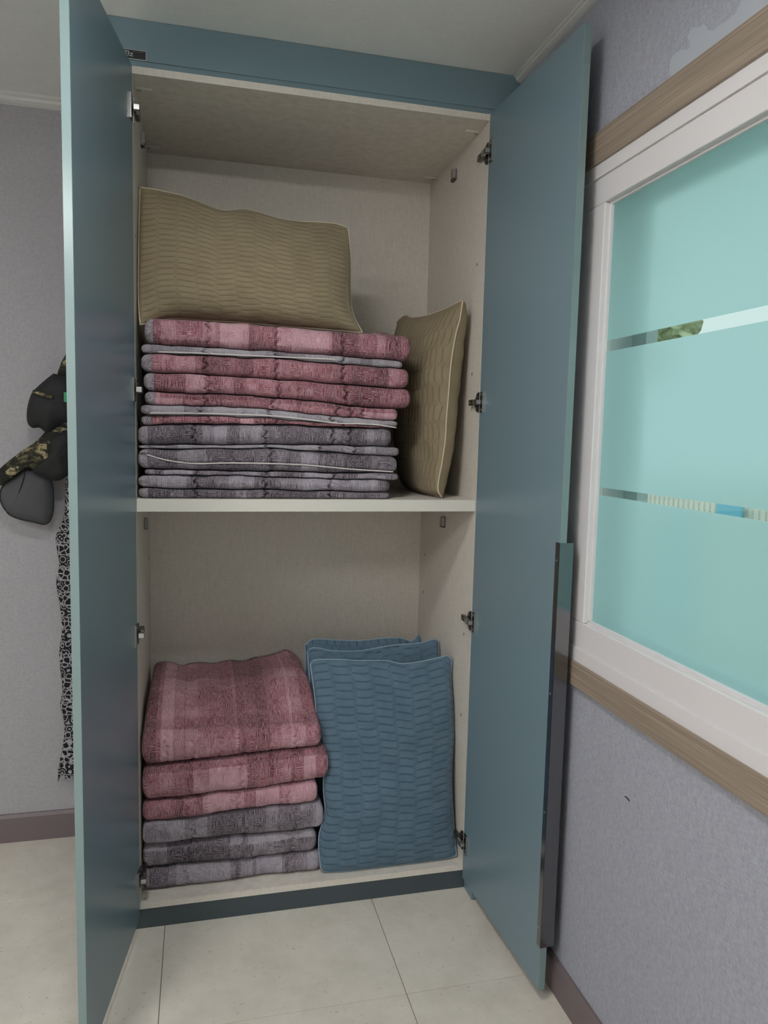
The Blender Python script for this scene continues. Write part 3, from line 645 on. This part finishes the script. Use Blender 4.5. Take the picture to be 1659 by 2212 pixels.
pillow('quilted_pillow', 'rearmost blue quilted pillow with pointed right corner, against the back panel', 'blue quilted pillows',
       [(.513, .384, .692), (.537, .387, .711), (.615, .386, .706), (.699, .385, .700), (.80, .386, .705), (.853, .386, .702), (.892, .384, .690), (.916, .387, .712), (.926, .385, .698)],
       [(.54, .28, .082), (.66, .28, .082), (.82, .28, .082), (.935, .28, .082)], [(.54, .28, .082), (.53, .32, .3), (.516, .36, .55), (.513, .384, .692)], [(.935, .28, .082), (.93, .32, .3), (.928, .36, .55), (.926, .385, .698)],
       bn, .035, .04, .060, .0232, 'blue_cloth', 'blue_cloth', 'blue_pipe', (.73, .32, ZB), seed=27, step=.004, rot=True)

# ------------------------------------------------------------------ clothes on the back wall
def puffed(name, poly, y, th, mat, par, seed=1, rings=7, n=72, ctr=None, wr=.004, backth=None):   # x,z outline inflated towards the room and the wall
    q = spline([*poly, poly[0]], n+1)[:-1]; c_ = np.array(ctr) if ctr else q.mean(0); V = []; F = []
    backth = th if backth is None else backth
    for sgn, tt in ((-1, th), (1, backth)):
        for r in range(rings+1):
            s_ = 1-r/rings if sgn < 0 else 1-r/rings
            pz = c_+(q-c_)*max(s_, .02); hh = tt*math.sqrt(max(0, 1-s_**2))
            w_ = wr*wob(seed, pz[:, 0], pz[:, 1], 14, 14)*(1-s_)
            for k in range(n): V.append((pz[k, 0], y+sgn*hh+w_[k], pz[k, 1]))
    for g in range(2):
        o_ = g*(rings+1)*n
        for r in range(rings):
            for k in range(n):
                f = [o_+r*n+k, o_+r*n+(k+1) % n, o_+(r+1)*n+(k+1) % n, o_+(r+1)*n+k]; F.append(f if g else f[::-1])
        f = [o_+rings*n+k for k in range(n)]; F.append(f if g else f[::-1])
    return mk(name, V, F, mat, par, True)
hat = thing('sun_hat', 'black camouflage mesh sun hat with flap hanging on the wall beside the wardrobe', 'hat', (-.33, .5, 1.1))
puffed('crown', [(-.28, 1.578), (-.258, 1.574), (-.225, 1.561), (-.21, 1.50), (-.22, 1.44), (-.26, 1.42), (-.30, 1.392), (-.325, 1.408), (-.344, 1.406), (-.358, 1.421), (-.359, 1.462), (-.345, 1.513), (-.325, 1.537), (-.303, 1.558)], .468, .04, 'black_mesh', hat, 2, wr=.008, backth=.012)
tube('crown_stripe', spline([(-.333, .436, 1.518), (-.315, .430, 1.512), (-.295, .428, 1.506), (-.275, .428, 1.502)], 14), .006, 'camo', hat)
puffed('brim', [(-.307, 1.397), (-.25, 1.42), (-.225, 1.36), (-.235, 1.27), (-.262, 1.245), (-.29, 1.241), (-.318, 1.252), (-.365, 1.281), (-.405, 1.252), (-.447, 1.221), (-.47, 1.24), (-.446, 1.274), (-.385, 1.328), (-.339, 1.362)], .475, .03, 'camo', hat, 5, ctr=(-.325, 1.315), wr=.010, backth=.01)
puffed('under_brim', [(-.29, 1.385), (-.24, 1.40), (-.225, 1.33), (-.24, 1.262), (-.275, 1.241), (-.312, 1.252), (-.345, 1.272), (-.325, 1.30), (-.30, 1.33)], .462, .03, 'black_mesh', hat, 6, wr=.008, backth=.01)
pch = [(-.368, 1.281), (-.405, 1.25), (-.439, 1.221), (-.446, 1.177), (-.425, 1.135), (-.394, 1.118), (-.35, 1.107), (-.317, 1.100), (-.302, 1.114), (-.293, 1.16), (-.297, 1.24), (-.312, 1.255)]
pc_ = puffed('neck_flap', pch, .49, .035, 'grey_mesh', hat, 8, wr=.004, backth=.005)
tube('flap_edge', [(x, .49, z) for x, z in spline([*pch, pch[0]], 60)[:-1]], .0035, 'black_trim', pc_, 6, True)
tube('flap_seam', spline([(-.368, .475, 1.281), (-.374, .458, 1.24), (-.392, .462, 1.19), (-.424, .484, 1.138)], 16), .0018, 'black_trim', pc_, 6)
puffed('strap', [(-.225, 1.668), (-.245, 1.64), (-.263, 1.603), (-.269, 1.575), (-.245, 1.56), (-.225, 1.58), (-.215, 1.64)], .482, .010, 'camo', hat, 9)
boxes('tag', [(-.243, -.226, .421, .423, 1.489, 1.519)], 'green_tag', hat)
pants = thing('patterned_trousers', 'black trousers with white paisley print hanging below the hat', 'trousers', (-.18, .5, .2))
lx = [(-.232, 1.52), (-.244, 1.475), (-.251, 1.401), (-.260, 1.267), (-.263, 1.177), (-.268, 1.117), (-.293, 1.056), (-.291, 1.011), (-.285, .965), (-.295, .904), (-.283, .795), (-.281, .733), (-.291, .655), (-.283, .529), (-.291, .482), (-.281, .433), (-.281, .369), (-.301, .262), (-.303, .245)]
def leg(l, w, y, seed, nm='leg'):
    q = spline(l, 150); n = 40; V = []; F = []
    for i, (x, z) in enumerate(q):
        wd_ = w*(.55+.45*min(1, (1.52-z)/.25))
        for k in range(n):
            a = 2*math.pi*k/n; fold = 1+.16*math.sin(a*5+z*8+seed)+.07*math.sin(a*9-z*31)+.05*math.sin(z*47+a*2)
            hem = -.012*math.sin(a*4+seed)-.02*(math.cos(a)) if i == len(q)-1 else 0
            V.append((x+wd_*(1-math.cos(a)*(1 if math.cos(a) > .6 else fold)), y+.020*math.sin(a)*fold, z+hem))
    for i in range(len(q)-1):
        for k in range(n): F.append([i*n+k, i*n+(k+1) % n, (i+1)*n+(k+1) % n, (i+1)*n+k])
    return mk(nm, V, F, 'paisley', pants, True)
leg(lx, .047, .530, 1); leg([(x+.085, z+.012) for x, z in lx], .045, .530, 4)
tube('waistband', spline([(-.235, .525, 1.52), (-.19, .512, 1.545), (-.14, .515, 1.53), (-.12, .53, 1.51), (-.17, .545, 1.54), (-.22, .542, 1.535)], 40), .011, 'paisley', pants, 8, True)
hk = thing('wall_hook', 'small steel coat hook holding the hat and trousers', 'hook', (-.19, YB, 1.55))
boxes('plate', [(-.205, -.175, YB-.004, YB, 1.60, 1.67)], 'steel', hk, .001)
tube('prong', spline([(-.19, YB-.003, 1.66), (-.19, YB-.03, 1.655), (-.19, YB-.05, 1.665), (-.19, YB-.055, 1.685)], 14), .004, 'steel', hk)
tube('prong', spline([(-.19, YB-.003, 1.62), (-.19, YB-.03, 1.60), (-.19, YB-.045, 1.61), (-.19, YB-.048, 1.625)], 14), .004, 'steel', hk)

# ------------------------------------------------------------------ ceiling lamp and added fill lamp
def lamp(x, y, sx, sy, mat, label):
    t = thing('ceiling_lamp', label, 'lamp', (x, y, HC))
    boxes('lamp_frame', [(x-sx-.015, x-sx, y-sy-.015, y+sy+.015, HC-.03, HC), (x+sx, x+sx+.015, y-sy-.015, y+sy+.015, HC-.03, HC), (x-sx, x+sx, y-sy-.015, y-sy, HC-.03, HC), (x-sx, x+sx, y+sy, y+sy+.015, HC-.03, HC)], 'lamp_frame', t)
    boxes('diffuser', [(x-sx, x+sx, y-sy, y+sy, HC-.039, HC-.002)], mat, t)
lamp(.0, -1.14, .16, .10, 'lamp_on', 'square ceiling lamp in front of the wardrobe'); lamp(-1.3, -2.45, .38, .38, 'fill_on', 'added unseen fill lamp on the ceiling at the rear left of the room')

# ------------------------------------------------------------------ outside the window
struct(boxes('ground', [(XR+WT, 40, -25, 30, -.9, -.8)], 'lawn'), 'grassy ground outside the window', 'ground')
tr = thing('tree', 'leafy green tree outside seen through the clear window stripe', 'tree', (8.8, 15.0, -.8))
tube('trunk', [(8.8, 15.0, -.8), (8.82, 15.0, .9), (8.75, 15.05, 2.6)], .14, 'bark', tr)
bm = bmesh.new(); bmesh.ops.create_icosphere(bm, subdivisions=5, radius=1)
for v in bm.verts:
    p = v.co.copy(); k = 1+.14*math.sin(p.x*9+p.y*4)+.12*math.sin(p.y*11+p.z*7)+.10*math.sin(p.z*17+p.x*13)+.06*math.sin(p.x*31+p.z*29+p.y*23); v.co = Vector((8.8, 15.0, 3.9))+Vector((p.x*2.3, p.y*3.4, p.z*2.1))*k
from_bm('crown', bm, 'leaf', tr, smooth=True)
fe = thing('picket_fence', 'white picket fence outside seen through the lower clear stripe', 'fence', (6, 6, -.8))
for k in range(62): boxes('picket', [(6, 6.02, 2.6+k*.1, 2.66+k*.1, -.8, .78)], 'fence_white', fe)
for z in (.62, .2, -.4): boxes('rail', [(6.02, 6.05, 2.5, 8.9, z, z+.09)], 'fence_white', fe)
tag(boxes('signboard', [(5.9, 5.94, 4.85, 5.25, -.8, .75)], 'panel_blue', None, .01), 'blue signboard standing in front of the white fence outside', 'sign')
tag(boxes('garden_wall', [(6, 6.2, 8.9, 12, -.8, .9)], 'brick_pink', None, .01), 'pinkish garden wall outside beside the white fence', 'wall')
